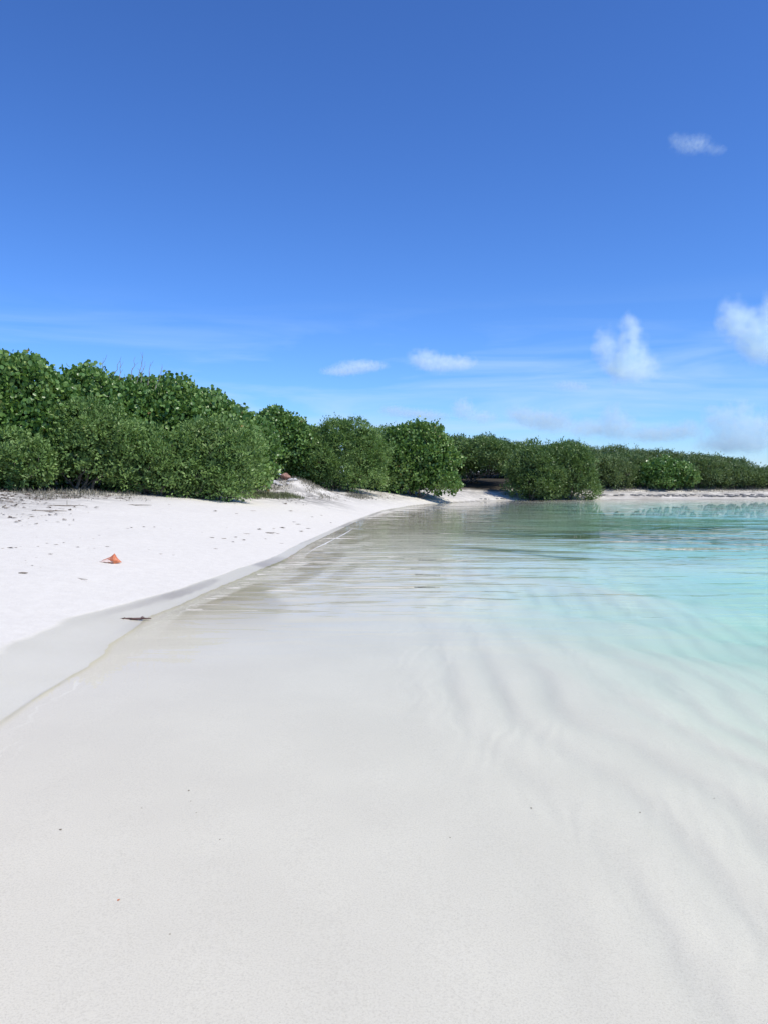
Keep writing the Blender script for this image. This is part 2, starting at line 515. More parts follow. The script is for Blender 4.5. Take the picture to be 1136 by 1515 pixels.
BARK = bark('bark', (0.10, 0.08, 0.06), (0.22, 0.19, 0.15))
DEADWOOD = bark('weathered_wood', (0.16, 0.13, 0.11), (0.30, 0.27, 0.24))


def unit(a):
    return a / np.maximum(np.linalg.norm(a, axis=-1, keepdims=True), 1e-9)


SHAPES = {'round': (np.array([(0, 0, 0), (0.28, 0.46, 0.10), (0.74, 0.44, 0.08), (1, 0, -0.06), (0.74, -0.44, 0.08), (0.28, -0.46, 0.10)]), np.array([(0, 1, 2, 3), (0, 3, 4, 5)])),
          'narrow': (np.array([(0, 0, 0), (0.45, 0.5, 0.10), (1, 0, -0.08), (0.45, -0.5, 0.10)]), np.array([(0, 1, 2, 3)]))}


def leaf_cloud(C, A, N, length, width, shape):
    sv, sf = SHAPES[shape]
    A = unit(A)
    S = unit(np.cross(N, A))
    Nn = np.cross(A, S)
    k = len(sv)
    V = (C[:, None, :] + A[:, None, :] * (sv[None, :, 0, None] * length[:, None, None])
         + S[:, None, :] * (sv[None, :, 1, None] * width[:, None, None])
         + Nn[:, None, :] * (sv[None, :, 2, None] * width[:, None, None]))
    Fq = (np.arange(len(C))[:, None, None] * k + sf[None]).reshape(-1, 4)
    return V.reshape(-1, 3), Fq, len(sf)


def tube(points, radii, sides=6):
    """a tapering tube along points: verts, faces"""
    pts = [Vector(p) for p in points]
    V, Fc = [], []
    for i, p in enumerate(pts):
        d = (pts[min(i + 1, len(pts) - 1)] - pts[max(i - 1, 0)]).normalized()
        u = d.orthogonal().normalized(); v = d.cross(u)
        for k in range(sides):
            a = 2 * math.pi * k / sides
            V.append(p + (u * math.cos(a) + v * math.sin(a)) * radii[i])
    for i in range(len(pts) - 1):
        for k in range(sides):
            a, b = i * sides + k, i * sides + (k + 1) % sides
            Fc.append((a, b, b + sides, a + sides))
    Fc.append(tuple(range(sides))[::-1]); Fc.append(tuple(range((len(pts) - 1) * sides, len(pts) * sides)))
    return [tuple(v) for v in V], Fc


def merge(pieces):
    V, Fc = [], []
    for v, f in pieces:
        o = len(V); V += v; Fc += [tuple(i + o for i in q) for q in f]
    return V, Fc


def wander(a, b, n, amp, rng):
    a, b = Vector(a), Vector(b)
    out = []
    for i in range(n + 1):
        t = i / n
        j = amp * math.sin(math.pi * t) if 0 < i < n else 0
        out.append(a.lerp(b, t) + Vector((rng.uniform(-1, 1), rng.uniform(-1, 1), rng.uniform(-0.6, 0.6))) * j)
    return out


KIND = {  # leaf length, width ratio, shape, leaves per square metre of shell, leaves per sprig, spread of a sprig
    'grape': (0.13, 1.0, 'round', 165, 7, 0.15),
    'fine': (0.115, 0.52, 'narrow', 330, 14, 0.16),
    'mangrove': (0.17, 0.46, 'narrow', 220, 13, 0.24),
    'scrub': (0.16, 0.46, 'narrow', 220, 12, 0.24),
}


def bush(name, cat, kind, px, D, wpx, top_py, depth, label, raised=0.06, seed=0, group=None, twigs=(), dens=1.0, lobes_n=11, sink=0.05):
    rng = random.Random(seed); rs = np.random.RandomState(seed)
    r = ray(px, top_py)
    x = r.x * D
    gz = ground_z(x, D) - sink
    h = EYE + r.z * D - gz
    w = wpx * 1.45 / F * D
    root = empty(name, (x, D, gz))
    tag(root, label, cat, group)
    # crown: a lumpy mass of lobes, wide down to the ground, domed at the top
    lobes = []
    zlow = h * raised
    lr0 = min(w, h, depth) * 0.5
    nlob = int(lobes_n * 3.2)
    for i in range(nlob):
        th = 2 * math.pi * (i * 0.618 + rng.uniform(-0.06, 0.06))
        lr = lr0 * rng.uniform(0.24, 0.44)
        u = (i + rng.random()) / nlob
        z = zlow + lr * 0.6 + u * (h - zlow - lr * 1.5)
        lat = math.sqrt(max(0.0, 1 - max(0.0, (u - 0.35) / 0.65) ** 2.6)) * rng.uniform(0.75, 1.12) * (rng.random() ** 0.25)
        z += lr * rng.uniform(-0.6, 0.95) * u
        c = Vector((math.cos(th) * max(w / 2 - lr, 0.05) * lat, math.sin(th) * max(depth / 2 - lr, 0.05) * lat, z))
        lobes.append((c.x, c.y, c.z, lr * rng.uniform(1.0, 1.2), lr, lr * rng.uniform(0.8, 1.0)))
    zc, rz = (h + zlow) / 2, (h - zlow) / 2
    lobes.append((0, 0, zc, w * 0.38, depth * 0.36, rz * 0.86))
    top = max(l[2] + l[5] for l in lobes)
    Lb = np.array(lobes)
    Lb[:, 2] += np.clip((Lb[:, 2] - zlow) / (h - zlow), 0, 1) * (h - top - 0.03)
    LL, WR, shape, per, nl, spread = KIND[kind]
    # sprigs over the shell of the lobes
    area = 4 * np.pi * ((Lb[:, 3] * Lb[:, 4] * Lb[:, 5]) ** (2 / 3))
    ns = int(area.sum() * per / nl * dens)
    li = rs.choice(len(Lb), ns, p=area / area.sum())
    dv = unit(rs.normal(size=(ns, 3)))
    dv[:, 2] = np.where((dv[:, 2] < -0.35) & (rs.rand(ns) < 0.6), -dv[:, 2], dv[:, 2])
    rad = 1.0 - 0.34 * rs.rand(ns) ** 1.6
    rad = np.where(rs.rand(ns) < 0.10, 1.02 + (0.14 if kind == 'grape' else 0.30) * rs.rand(ns) ** 2, rad)
    c = Lb[li, :3] + dv * Lb[li, 3:] * rad[:, None]
    q = (c[:, None, :] - Lb[None, :, :3]) / Lb[None, :, 3:]
    inside = (np.sqrt((q ** 2).sum(-1)) < 0.70).any(1)
    keep = ~inside & (c[:, 2] > 0.06)
    keep &= (c[:, 1] < depth * 0.12) | (rs.rand(ns) < 0.55)
    c, n = c[keep], unit(dv[keep] / Lb[li[keep], 3:])
    # leaves of each sprig
    m = len(c)
    C = np.repeat(c, nl, 0); N0 = np.repeat(n, nl, 0)
    tot = len(C)
    jit = rs.normal(size=(tot, 3)) * spread * np.array([0.62, 0.62, 0.62])
    up = np.array([0, 0, 1.0])
    tilt = np.repeat(rs.normal(size=(m, 3)) * 0.5, nl, 0)
    if kind == 'grape':
        A = N0 * 0.45 + up * 0.55 + rs.normal(size=(tot, 3)) * 0.55
        N = N0 * 0.75 + up * 0.30 + rs.normal(size=(tot, 3)) * 0.60 + tilt * 0.6
    else:
        A = N0 * 0.6 + up * 0.5 + rs.normal(size=(tot, 3)) * 0.55 + tilt
        N = N0 * 0.4 + up * 0.45 + rs.normal(size=(tot, 3)) * 0.38 + np.repeat(rs.normal(size=(m, 3)) * 0.6, nl, 0)
        jit = jit * 0.7 + unit(A) * (rs.rand(tot, 1) * spread)
    C = C + jit
    C[:, 2] = np.maximum(C[:, 2], 0.04)
    ln = LL * rs.uniform(0.7, 1.2, tot)
    # large dark leaves filling the depth of the crown
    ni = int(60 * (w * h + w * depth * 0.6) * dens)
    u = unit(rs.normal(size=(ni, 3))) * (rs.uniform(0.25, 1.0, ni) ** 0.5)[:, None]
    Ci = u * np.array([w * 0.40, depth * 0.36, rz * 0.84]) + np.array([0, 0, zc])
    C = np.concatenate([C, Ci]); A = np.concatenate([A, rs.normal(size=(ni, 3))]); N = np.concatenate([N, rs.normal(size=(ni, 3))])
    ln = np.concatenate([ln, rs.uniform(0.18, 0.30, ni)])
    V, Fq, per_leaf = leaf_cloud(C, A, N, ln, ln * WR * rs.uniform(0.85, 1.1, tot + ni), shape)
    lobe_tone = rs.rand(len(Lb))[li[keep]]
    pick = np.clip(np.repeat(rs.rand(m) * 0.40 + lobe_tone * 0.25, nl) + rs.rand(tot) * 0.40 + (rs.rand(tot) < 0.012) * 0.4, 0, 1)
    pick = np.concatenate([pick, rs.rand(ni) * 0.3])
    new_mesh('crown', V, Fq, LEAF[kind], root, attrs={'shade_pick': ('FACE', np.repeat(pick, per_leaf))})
    # stems
    pcs = []
    for l in Lb[rs.permutation(len(Lb))[:8]]:
        b = Vector((rng.uniform(-0.12, 0.12) * w, rng.uniform(-0.15, 0.1) * depth, -0.1))
        e = Vector((l[0], l[1], l[2]))
        pts = wander(b, e, 4, 0.10 * h, rng)
        pcs.append(tube(pts, [0.055, 0.045, 0.036, 0.028, 0.016]))
        for _ in range(3):
            e2 = e + Vector((rng.uniform(-1, 1) * l[3], rng.uniform(-1, 0.4) * l[4], rng.uniform(-0.2, 0.9) * l[5])) * 0.8
            pcs.append(tube(wander(pts[3], e2, 3, 0.06, rng), [0.02, 0.016, 0.011, 0.005], 5))
    v, f = merge(pcs)
    new_mesh('trunk', v, f, BARK, root, smooth=True)
    # bare dead shoots standing out of the crown
    for (tpx, tpy0, tpx2, tpy1) in twigs:
        a, b = ray(tpx, tpy0), ray(tpx2, tpy1)
        A0 = Vector((a.x * D - x, -depth * 0.05, EYE + a.z * D - gz - 0.25))
        B0 = Vector((b.x * D - x, -depth * 0.05 + 0.15, EYE + b.z * D - gz))
        pts = wander(A0, B0, 5, 0.05, rng)
        pcs = [tube(pts, [0.013, 0.011, 0.010, 0.008, 0.006, 0.003], 5)]
        for k in (2, 3, 4):
            if rng.random() < 0.7:
                q0 = pts[k]
                pcs.append(tube([q0, q0 + Vector((rng.uniform(-0.12, 0.12), 0.02, rng.uniform(0.08, 0.22)))], [0.006, 0.003], 4))
        v, f = merge(pcs)
        new_mesh('bare_twig', v, f, DEADWOOD, root)
    return root


TW = [(148, 552, 160, 525), (170, 550, 181, 528), (180, 552, 179, 534), (198, 552, 202, 528), (206, 556, 213, 521), (222, 560, 224, 536), (233, 566, 242, 542), (212, 556, 216, 535)]
GRP_L, GRP_M, GRP_R = 'bushes in the tall stand on the left', 'bushes in the middle of the shore', 'scrub along the far right shore'
B = bush
B('sea_grape_bush', 'bush', 'grape', -75, 24.0, 150, 528, 4.2, 'tall broad-leaved bush cut off by the left edge of the photo', 0.08, 1, GRP_L)
B('sea_grape_bush', 'bush', 'grape', 32, 25.5, 150, 527, 4.4, 'tallest dark green round-leaved bush at the far left above the white sand', 0.02, 2, GRP_L, lobes_n=14)
B('sea_grape_bush', 'bush', 'grape', 138, 27.0, 140, 547, 4.4, 'tall round-leaved bush with bare dead shoots standing out of its top', 0.02, 3, GRP_L, twigs=TW, lobes_n=14)
B('sea_grape_bush', 'bush', 'grape', 235, 28.5, 130, 561, 4.2, 'round-leaved bush between the one with bare shoots and the sloping end of the tall stand', 0.02, 4, GRP_L, lobes_n=13)
B('sea_grape_bush', 'bush', 'grape', 312, 30.0, 115, 580, 4.0, 'round-leaved bush whose crown slopes down at the right end of the tall left stand', 0.02, 5, GRP_L, lobes_n=13)
B('buttonwood_bush', 'bush', 'fine', 18, 23.6, 110, 640, 2.4, 'low olive small-leaved bush at the sand edge under the tallest dark bush', 0.03, 6, GRP_L)
B('buttonwood_bush', 'bush', 'fine', 128, 25.0, 110, 596, 2.4, 'small-leaved bush below the bare dead shoots, dark hollow at its foot', 0.16, 7, GRP_L)
B('buttonwood_bush', 'bush', 'fine', 228, 25.6, 120, 632, 2.4, 'wide small-leaved bush in the lower middle of the tall left stand', 0.06, 8, GRP_L)
B('buttonwood_bush', 'bush', 'fine', 318, 26.2, 104, 622, 2.8, 'rounded olive bush reaching down to the sand left of the reddish rock', 0.0, 9, GRP_L, lobes_n=14)
B('sea_grape_bush', 'bush', 'grape', 356, 33.5, 80, 608, 3.6, 'round-leaved bush in the notch behind the end of the tall left stand', 0.04, 25, GRP_L)
B('buttonwood_bush', 'bush', 'fine', 556, 46.0, 80, 634, 3.4, 'small-leaved bush filling the gap between the feathery bush and the dense round-leaved one', 0.02, 26, GRP_M)
B('sea_grape_bush', 'bush', 'grape', 655, 57.0, 80, 645, 3.6, 'bush set back behind the dense round-leaved bush at the dark hollow', 0.04, 27, GRP_M)
B('sea_grape_bush', 'bush', 'grape', 405, 41.5, 100, 603, 3.6, 'dark round-leaved bush behind the reddish rock', 0.08, 10, GRP_M, lobes_n=12)
B('sea_grape_bush', 'bush', 'grape', 462, 45.0, 70, 632, 3.0, 'small dark bush set back in the dip of the skyline', 0.05, 12, GRP_M)
B('buttonwood_bush', 'bush', 'fine', 506, 42.0, 108, 622, 3.6, 'bright feathery small-leaved bush behind the white sand heap', 0.02, 11, GRP_M, lobes_n=14, twigs=[(521, 632, 523, 618), (505, 632, 507, 620)])
B('sea_grape_bush', 'bush', 'grape', 608, 46.0, 118, 625, 3.8, 'dense round-leaved bush standing on the white beach left of the dark hollow', 0.0, 13, GRP_M, lobes_n=15)
B('mangrove_bush', 'bush', 'mangrove', 699, 56.2, 122, 648, 8.5, 'bush with its crown raised over a black hollow at the end of the white sand', 0.40, 14, GRP_M, lobes_n=13)
B('mangrove_bush', 'bush', 'mangrove', 700, 64.0, 120, 652, 3.6, 'feathery bush set back behind the black hollow', 0.05, 15, GRP_M)
B('mangrove_bush', 'bush', 'mangrove', 793, 51.5, 64, 655, 3.6, 'mangrove bush at the waterline right beside the black hollow', 0.03, 16, GRP_M, lobes_n=13)
B('mangrove_bush', 'bush', 'mangrove', 838, 52.3, 68, 656, 3.6, 'rounded mangrove bush overhanging the water where the rocky shore begins', 0.02, 17, GRP_M, lobes_n=13)
B('scrub_bush', 'bush', 'scrub', 886, 57.0, 80, 672, 4.0, 'olive scrub bush just right of the mangroves above the pale shore', 0.03, 18, GRP_R)
B('scrub_bush', 'bush', 'scrub', 925, 58.6, 70, 672, 4.0, 'scrub bush over the dark hollow left of the broad-leaved bush on the far shore', 0.18, 19, GRP_R)
B('sea_grape_bush', 'bush', 'grape', 984, 57.0, 72, 676, 3.4, 'broad-leaved bright bush on the far shore among olive scrub', 0.0, 20, GRP_R, lobes_n=12)
B('scrub_bush', 'bush', 'scrub', 1035, 57.7, 74, 678, 3.6, 'olive scrub bush right of the broad-leaved bush on the far shore', 0.04, 21, GRP_R)
B('scrub_bush', 'bush', 'scrub', 1083, 58.0, 66, 688, 3.4, 'brownish low scrub bush where the far skyline drops', 0.04, 22, GRP_R)
B('scrub_bush', 'bush', 'scrub', 1128, 58.3, 62, 694, 3.2, 'lowest scrub bush at the right edge of the photo', 0.03, 23, GRP_R)
B('scrub_bush', 'bush', 'scrub', 1185, 58.8, 80, 695, 3.4, 'low scrub bush beyond the right edge', 0.03, 24, GRP_R)
for k, (px, top, wpx, D, lab) in enumerate([
        (760, 657, 90, 66, 'scrub on the rise behind the waterline mangroves'),
        (838, 658, 100, 68, 'scrub crest behind the rounded mangrove bush'),
        (905, 662, 100, 70, 'scrub crest left of the patch of grey dead brush'),
        (960, 668, 90, 72, 'scrub crest around the patch of grey dead brush'),
        (1020, 671, 90, 71, 'scrub crest to the right of the single dark stalk'),
        (1065, 679, 70, 69, 'scrub crest where the skyline begins to fall away')]):
    B('scrub_bush', 'bush', 'scrub', px, D, wpx, top, 4.5, lab, 0.0, 40 + k, 'scrub on the rise behind the shore', dens=0.8,
      twigs=[(998, 676, 998, 666)] if k == 4 else ())


# ------------------------------------------------------------------ ground cover at the foot of the bushes
def blades(name, pts, hmin, hmax, mat, label, cat, lean=1.1):
    n = len(pts)
    rs = np.random.RandomState(len(pts))
    h = hmin + (hmax - hmin) * rs.rand(n) ** 2 * (0.4 + 1.2 * vnoise(pts[:, 0] / 0.5, pts[:, 1] / 0.5, 15))
    a = rs.uniform(0, 2 * np.pi, n)
    d = np.stack([np.cos(a), np.sin(a), np.zeros(n)], -1)
    s = np.stack([-np.sin(a), np.cos(a), np.zeros(n)], -1) * (0.004 + 0.005 * rs.rand(n))[:, None]
    ln = (rs.rand(n) * lean)[:, None]
    up = np.array([0, 0, 1.0])
    p0 = pts
    p1 = pts + up * h[:, None] * 0.6 + d * h[:, None] * ln * 0.35
    p2 = pts + up * h[:, None] * (1 - 0.3 * ln) + d * h[:, None] * ln
    V = np.stack([p0 - s, p0 + s, p1 + s * 0.8, p1 - s * 0.8, p2 + s * 0.2, p2 - s * 0.2], 1).reshape(-1, 3)
    i = np.arange(n)[:, None, None] * 6
    Fq = (i + np.array([[(0, 1, 2, 3), (3, 2, 4, 5)]])).reshape(-1, 4)
    o = new_mesh(name, V, Fq, mat, attrs={'shade_pick': ('FACE', np.repeat(rs.rand(n), 2))})
    return tag(o, label, cat, None, 'stuff')


M = Mat('dry_grass')
DRYGRASS = M.surface(M.bsdf(Base_Color=M.ramp(M.attr('shade_pick'), [(0, (0.10, 0.10, 0.06)), (0.5, (0.20, 0.19, 0.14)), (1, (0.33, 0.30, 0.23))]), Roughness=0.8))
M = Mat('green_grass')
GREENGRASS = M.surface(M.bsdf(Base_Color=M.ramp(M.attr('shade_pick'), [(0, (0.07, 0.10, 0.03)), (1, (0.17, 0.19, 0.08))]), Roughness=0.7))
M = Mat('dead_litter')
LITTER = M.surface(M.bsdf(Base_Color=M.ramp(M.attr('shade_pick'), [(0, (0.09, 0.07, 0.05)), (0.5, (0.20, 0.16, 0.12)), (1, (0.34, 0.29, 0.23))]), Roughness=0.85))


def scatter(n, x0, x1, y0, y1, dens):
    x = RS.uniform(x0, x1, n * 6); y = RS.uniform(y0, y1, n * 6)
    k = RS.rand(n * 6) < dens(x, y)
    x, y = x[k][:n], y[k][:n]
    return np.stack([x, y, height(x, y)], -1)


def foot(x, y, a, b, s=77):
    d = shore_dist(x, y) - np.interp(y, [14, 20, 24, 30, 38, 44, 50, 56], [7.6, 8.0, 7.2, 4.6, 3.2, 2.8, 2.4, 2.2])
    return sstep(a, b, d) * sstep(-0.10, 0.16, fbm(x / 1.1, y / 1.6, s, 3))


blades('dry_grass', scatter(14000, -16, -4.5, 19, 30, lambda x, y: foot(x, y, -2.4, 0.4)), 0.02, 0.15, DRYGRASS, 'dry grey grass and stubble at the foot of the left bushes', 'grass')
blades('dry_grass', scatter(9000, -6.5, 1.0, 29, 41, lambda x, y: foot(x, y, -1.9, -0.6, 79)), 0.04, 0.16, DRYGRASS, 'sparse grey grass on the sand in front of the middle bushes', 'grass')
blades('low_grass', scatter(4000, -6.4, -3.2, 26.5, 33, lambda x, y: foot(x, y, -1.6, -0.5, 81)), 0.06, 0.20, GREENGRASS, 'short green grass beside the rounded olive bush', 'grass', 0.8)
blades('dry_grass', scatter(7000, 12, 34, 55.3, 60, lambda x, y: 0.8 * sstep(1.7, 2.6, shore_dist(x, y))), 0.08, 0.35, DRYGRASS, 'grey brush along the top of the far shore', 'grass')

# loose litter: tiny dead leaves and twig bits, one mass
lp = np.concatenate([scatter(6500, -18, -2.0, 14, 30, lambda x, y: foot(x, y, -4.0, 0.2, 83) ** 1.5), scatter(1500, -7, 2, 28, 44, lambda x, y: foot(x, y, -2.6, -0.2, 85))])
nl_ = len(lp)
a_ = RS.uniform(0, 2 * np.pi, nl_)
A_ = np.stack([np.cos(a_), np.sin(a_), RS.uniform(-0.05, 0.15, nl_)], -1)
N_ = np.array([0, 0, 1.0]) + RS.normal(size=(nl_, 3)) * 0.3
ln_ = RS.uniform(0.04, 0.15, nl_)
V_, F_, _k = leaf_cloud(lp + np.array([0, 0, 0.012]), A_, N_, ln_, ln_ * RS.choice([0.15, 0.25, 0.7], nl_), 'narrow')
tag(new_mesh('leaf_litter', V_, F_, LITTER, attrs={'shade_pick': ('FACE', RS.rand(nl_))}), 'dead leaves and twig bits strewn on the sand before the bushes', 'litter', None, 'stuff')


M = Mat('sea_foam')
FOAM = M.surface(M.bsdf(Base_Color=(0.80, 0.80, 0.78, 1), Roughness=0.6))
fp = []
for (px, py) in [(452, 822), (470, 811), (484, 805), (498, 797), (508, 791), (516, 786), (522, 782)]:
    r = ray(px, py)
    t = -EYE / r.z
    fp.append((r.x * t, t, 0.004))
rads = [0.002, 0.006, 0.012, 0.005, 0.012, 0.009, 0.003]
v, f = tube(fp, rads, 7)
v = [(a + 0.05 * math.sin(5 * b) + 0.02 * math.sin(37 * b), b, c * 0.5) for a, b, c in v]
tag(new_mesh('sea_foam', v, f, FOAM, smooth=True), 'thin white line of foam where a wavelet meets the beach', 'foam', None, 'stuff')

# ------------------------------------------------------------------ rocks
def rock_mesh(name, seed, sx_, sy_, sz_, mat):
    import bmesh
    bm = bmesh.new()
    bmesh.ops.create_icosphere(bm, subdivisions=3, radius=0.5)
    off = Vector((seed * 3.1, seed * 1.7, seed * 0.9))
    for v in bm.verts:
        p = v.co.copy()
        k = 1 + 0.45 * mnoise.noise(p * 2.2 + off) + 0.22 * mnoise.noise(p * 5.5 + off) - 0.12 * abs(mnoise.noise(p * 11 + off))
        v.co = Vector((p.x * sx_, p.y * sy_, p.z * sz_)) * k
    me = bpy.data.meshes.new(name)
    bm.to_mesh(me); bm.free()
    me.materials.append(mat)
    return me


def rock_mat(name, a, b):
    M = Mat(name)
    tcn = M.n('ShaderNodeTexCoord')
    n = M.noise(tcn.outputs['Object'], 5.0, 5, 0.65)
    pit = M.noise(tcn.outputs['Object'], 16.0, 4, 0.7)
    return M.surface(M.bsdf(Base_Color=M.mix(M.rng(n, 0.35, 0.65), a, b), Roughness=0.9, Normal=M.bump(pit, 0.8, 0.05)))


CORALROCK = rock_mat('coral_rock', (0.17, 0.165, 0.15), (0.40, 0.385, 0.355))
PALEROCK = rock_mat('pale_rock', (0.55, 0.53, 0.50), (0.72, 0.70, 0.67))
REDROCK = rock_mat('reddish_rock', (0.26, 0.13, 0.095), (0.42, 0.25, 0.19))


def put(name, me, loc, rz=0.0, sc=(1, 1, 1)):
    o = bpy.data.objects.new(name, me)
    o.location = loc; o.rotation_euler = (0, 0, rz); o.scale = sc
    COL.objects.link(o)
    return o


rocks = [rock_mesh('rock', 10 + k, 1.3, 1.0, 0.55, CORALROCK) for k in range(6)]
rr = random.Random(5)
for k in range(620):
    px = rr.uniform(845, 1180)
    D = rr.uniform(53.8, 55.6) + (px - 860) / 300 * 0.6
    x = (px - PW / 2) / F * D
    d = float(shore_dist(np.array([x]), np.array([D]))[0])
    if not 0.40 < d < 1.25: continue
    s = rr.uniform(0.09, 0.30) * (1.3 if px > 1060 else 1.0)
    o = put('rock', rocks[k % 6], (x, D, ground_z(x, D) + s * 0.08), rr.uniform(0, 6.3), (s, s, s * rr.uniform(0.6, 0.9)))
    tag(o, 'weathered grey rock in the broken line along the far waterline', 'rock', 'grey rocks along the far waterline')
for k in range(26):
    px = rr.uniform(700, 850)
    x = (px - PW / 2) / F * 51.5
    y = 51.5 + rr.uniform(-1.5, 2)
    for _ in range(60):
        d = float(shore_dist(np.array([x]), np.array([y]))[0])
        if d < 0.05: y += 0.1
        elif d > 0.45: y -= 0.1
    s = rr.uniform(0.10, 0.24)
    o = put('rock', rocks[k % 6], (x, y, ground_z(x, y) + s * 0.08), rr.uniform(0, 6.3), (s, s, s * 0.7))
    tag(o, 'small dark rock at the water under the mangrove bushes', 'rock', 'small rocks under the mangroves')

D = 36.4
x = ray(424, 700).x * D
o = put('rock', rock_mesh('rock', 31, 1.0, 0.8, 0.75, REDROCK), (x, D, ground_z(x, D) + 0.10), 0.4, (0.50, 0.42, 0.45))
tag(o, 'reddish brown rock beside the rounded olive bush', 'rock')
pale = [rock_mesh('rock', 40 + k, 1.1, 1.0, 0.7, PALEROCK) for k in range(4)]
for k, (px, dy, s) in enumerate([(405, -0.6, 0.26), (411, -0.9, 0.20), (430, -0.3, 0.24), (399, -0.3, 0.20), (426, -0.8, 0.16), (437, -0.1, 0.2), (416, -1.1, 0.18)]):
    xx = ray(px, 700).x * (D + dy)
    o = put('rock', pale[k % 4], (xx, D + dy, ground_z(xx, D + dy) + s * 0.15), k * 1.3, (s, s, s))
    tag(o, 'pale stone lying around the reddish brown rock', 'rock', 'pale stones around the reddish rock')


# ------------------------------------------------------------------ the conch shell on the dry sand
M = Mat('conch_outside')
tcn = M.n('ShaderNodeTexCoord')
n = M.noise(M.mapping(tcn.outputs['Object'], (3, 10, 10)), 4.0, 4, 0.6)
CONCH = M.surface(M.bsdf(Base_Color=M.ramp(n, [(0.3, (0.50, 0.12, 0.045)), (0.55, (0.64, 0.20, 0.085)), (0.78, (0.70, 0.34, 0.19))]), Roughness=0.5, Normal=M.bump(n, 0.3, 0.01)))
M = Mat('conch_inside')
tcn = M.n('ShaderNodeTexCoord')
n = M.noise(tcn.outputs['Object'], 9.0, 3, 0.5)
CONCHIN = M.surface(M.bsdf(Base_Color=M.mix(n, (0.78, 0.55, 0.42), (0.80, 0.72, 0.64)), Roughness=0.3))
p = ground_hit(164, 833)
px_m = p.y / F
LEN = 33 * px_m
shell = empty('conch_shell', (p.x, p.y, p.z))
tag(shell, 'orange conch shell with flared pale lip lying on the dry white sand', 'shell')
prof = [(0.0, 0.010), (0.08, 0.045), (0.2, 0.09), (0.35, 0.13), (0.5, 0.17), (0.62, 0.215), (0.685, 0.245), (0.72, 0.225), (0.755, 0.165), (0.775, 0.172), (0.81, 0.118), (0.83, 0.122), (0.87, 0.078), (0.89, 0.08), (0.94, 0.04), (1.0, 0.006)]
V, Fc = [], []
NS = 40
for i, (t, r0) in enumerate(prof):
    for k in range(NS):
        a = 2 * math.pi * k / NS
        knob = 0.0
        if 0.56 < t < 0.74:
            knob = max(0, math.cos(7 * a + 0.25 - 7 * math.pi / 2)) ** 6 * 0.085 * (1 - abs(t - 0.67) / 0.12)
        rr_ = r0 + max(knob, 0)
        zz = (math.sin(a) * rr_ * 0.86 + r0 * 0.60 + 0.015)
        V.append(((t - 0.5) * LEN, math.cos(a) * rr_ * LEN, zz * LEN))
for i in range(len(prof) - 1):
    for k in range(NS):
        a, b = i * NS + k, i * NS + (k + 1) % NS
        Fc.append((a, b, b + NS, a + NS))
Fc.append(tuple(range(NS))[::-1]); Fc.append(tuple(range((len(prof) - 1) * NS, len(prof) * NS)))
new_mesh('body_whorl', V, Fc, CONCH, shell, smooth=True)
# flared lip: a curved sheet leaving the whorl on the near side and opening to the sand
V, Fc = [], []
nu, nv = 12, 8
for th in (0, 1):
    for i in range(nu + 1):
        u = i / nu
        t = 0.03 + 0.66 * u
        r0 = float(np.interp(t, [q[0] for q in prof], [q[1] for q in prof]))
        flare = 0.11 * math.sin(math.pi * min(1, u * 0.95 + 0.05)) ** 0.7
        for j in range(nv + 1):
            v = j / nv
            yy = -(r0 * 0.80 + flare * v)
            zz = r0 * 1.05 * (1 - v) ** 1.5 + 0.035 + 0.035 * v * v + 0.01 * math.sin(u * 20) * v
            V.append(((t - 0.5) * LEN, yy * LEN, (zz - th * 0.022) * LEN))
S = (nu + 1) * (nv + 1)
for th in (0, 1):
    for i in range(nu):
        for j in range(nv):
            a = th * S + i * (nv + 1) + j
            q = (a, a + 1, a + nv + 2, a + nv + 1)
            Fc.append(q if th == 0 else q[::-1])
for i in range(nu):
    for j in (0, nv):
        a, b = i * (nv + 1) + j, (i + 1) * (nv + 1) + j
        Fc.append((a, b, b + S, a + S))
for j in range(nv):
    for i in (0, nu):
        a = i * (nv + 1) + j
        Fc.append((a, a + 1, a + 1 + S, a + S))
lip = new_mesh('flared_lip', V, Fc, CONCHIN, shell, smooth=True)
lip['label'] = 'pale pinkish flared lip of the shell'
shell.rotation_euler = (0, 0, math.radians(8))

# ------------------------------------------------------------------ drift litter, piece by piece
M = Mat('drift_brown')
tcn = M.n('ShaderNodeTexCoord')
n = M.noise(tcn.outputs['Object'], 14.0, 3, 0.6)
DRIFT = M.surface(M.bsdf(Base_Color=M.mix(M.rng(n, 0.3, 0.7), (0.16, 0.135, 0.10), (0.31, 0.26, 0.20)), Roughness=0.8))
M = Mat('drift_pale')
DRIFTP = M.surface(M.bsdf(Base_Color=(0.42, 0.36, 0.28, 1), Roughness=0.8))
M = Mat('drift_red')
DRIFTR = M.surface(M.bsdf(Base_Color=(0.13, 0.075, 0.06, 1), Roughness=0.55))


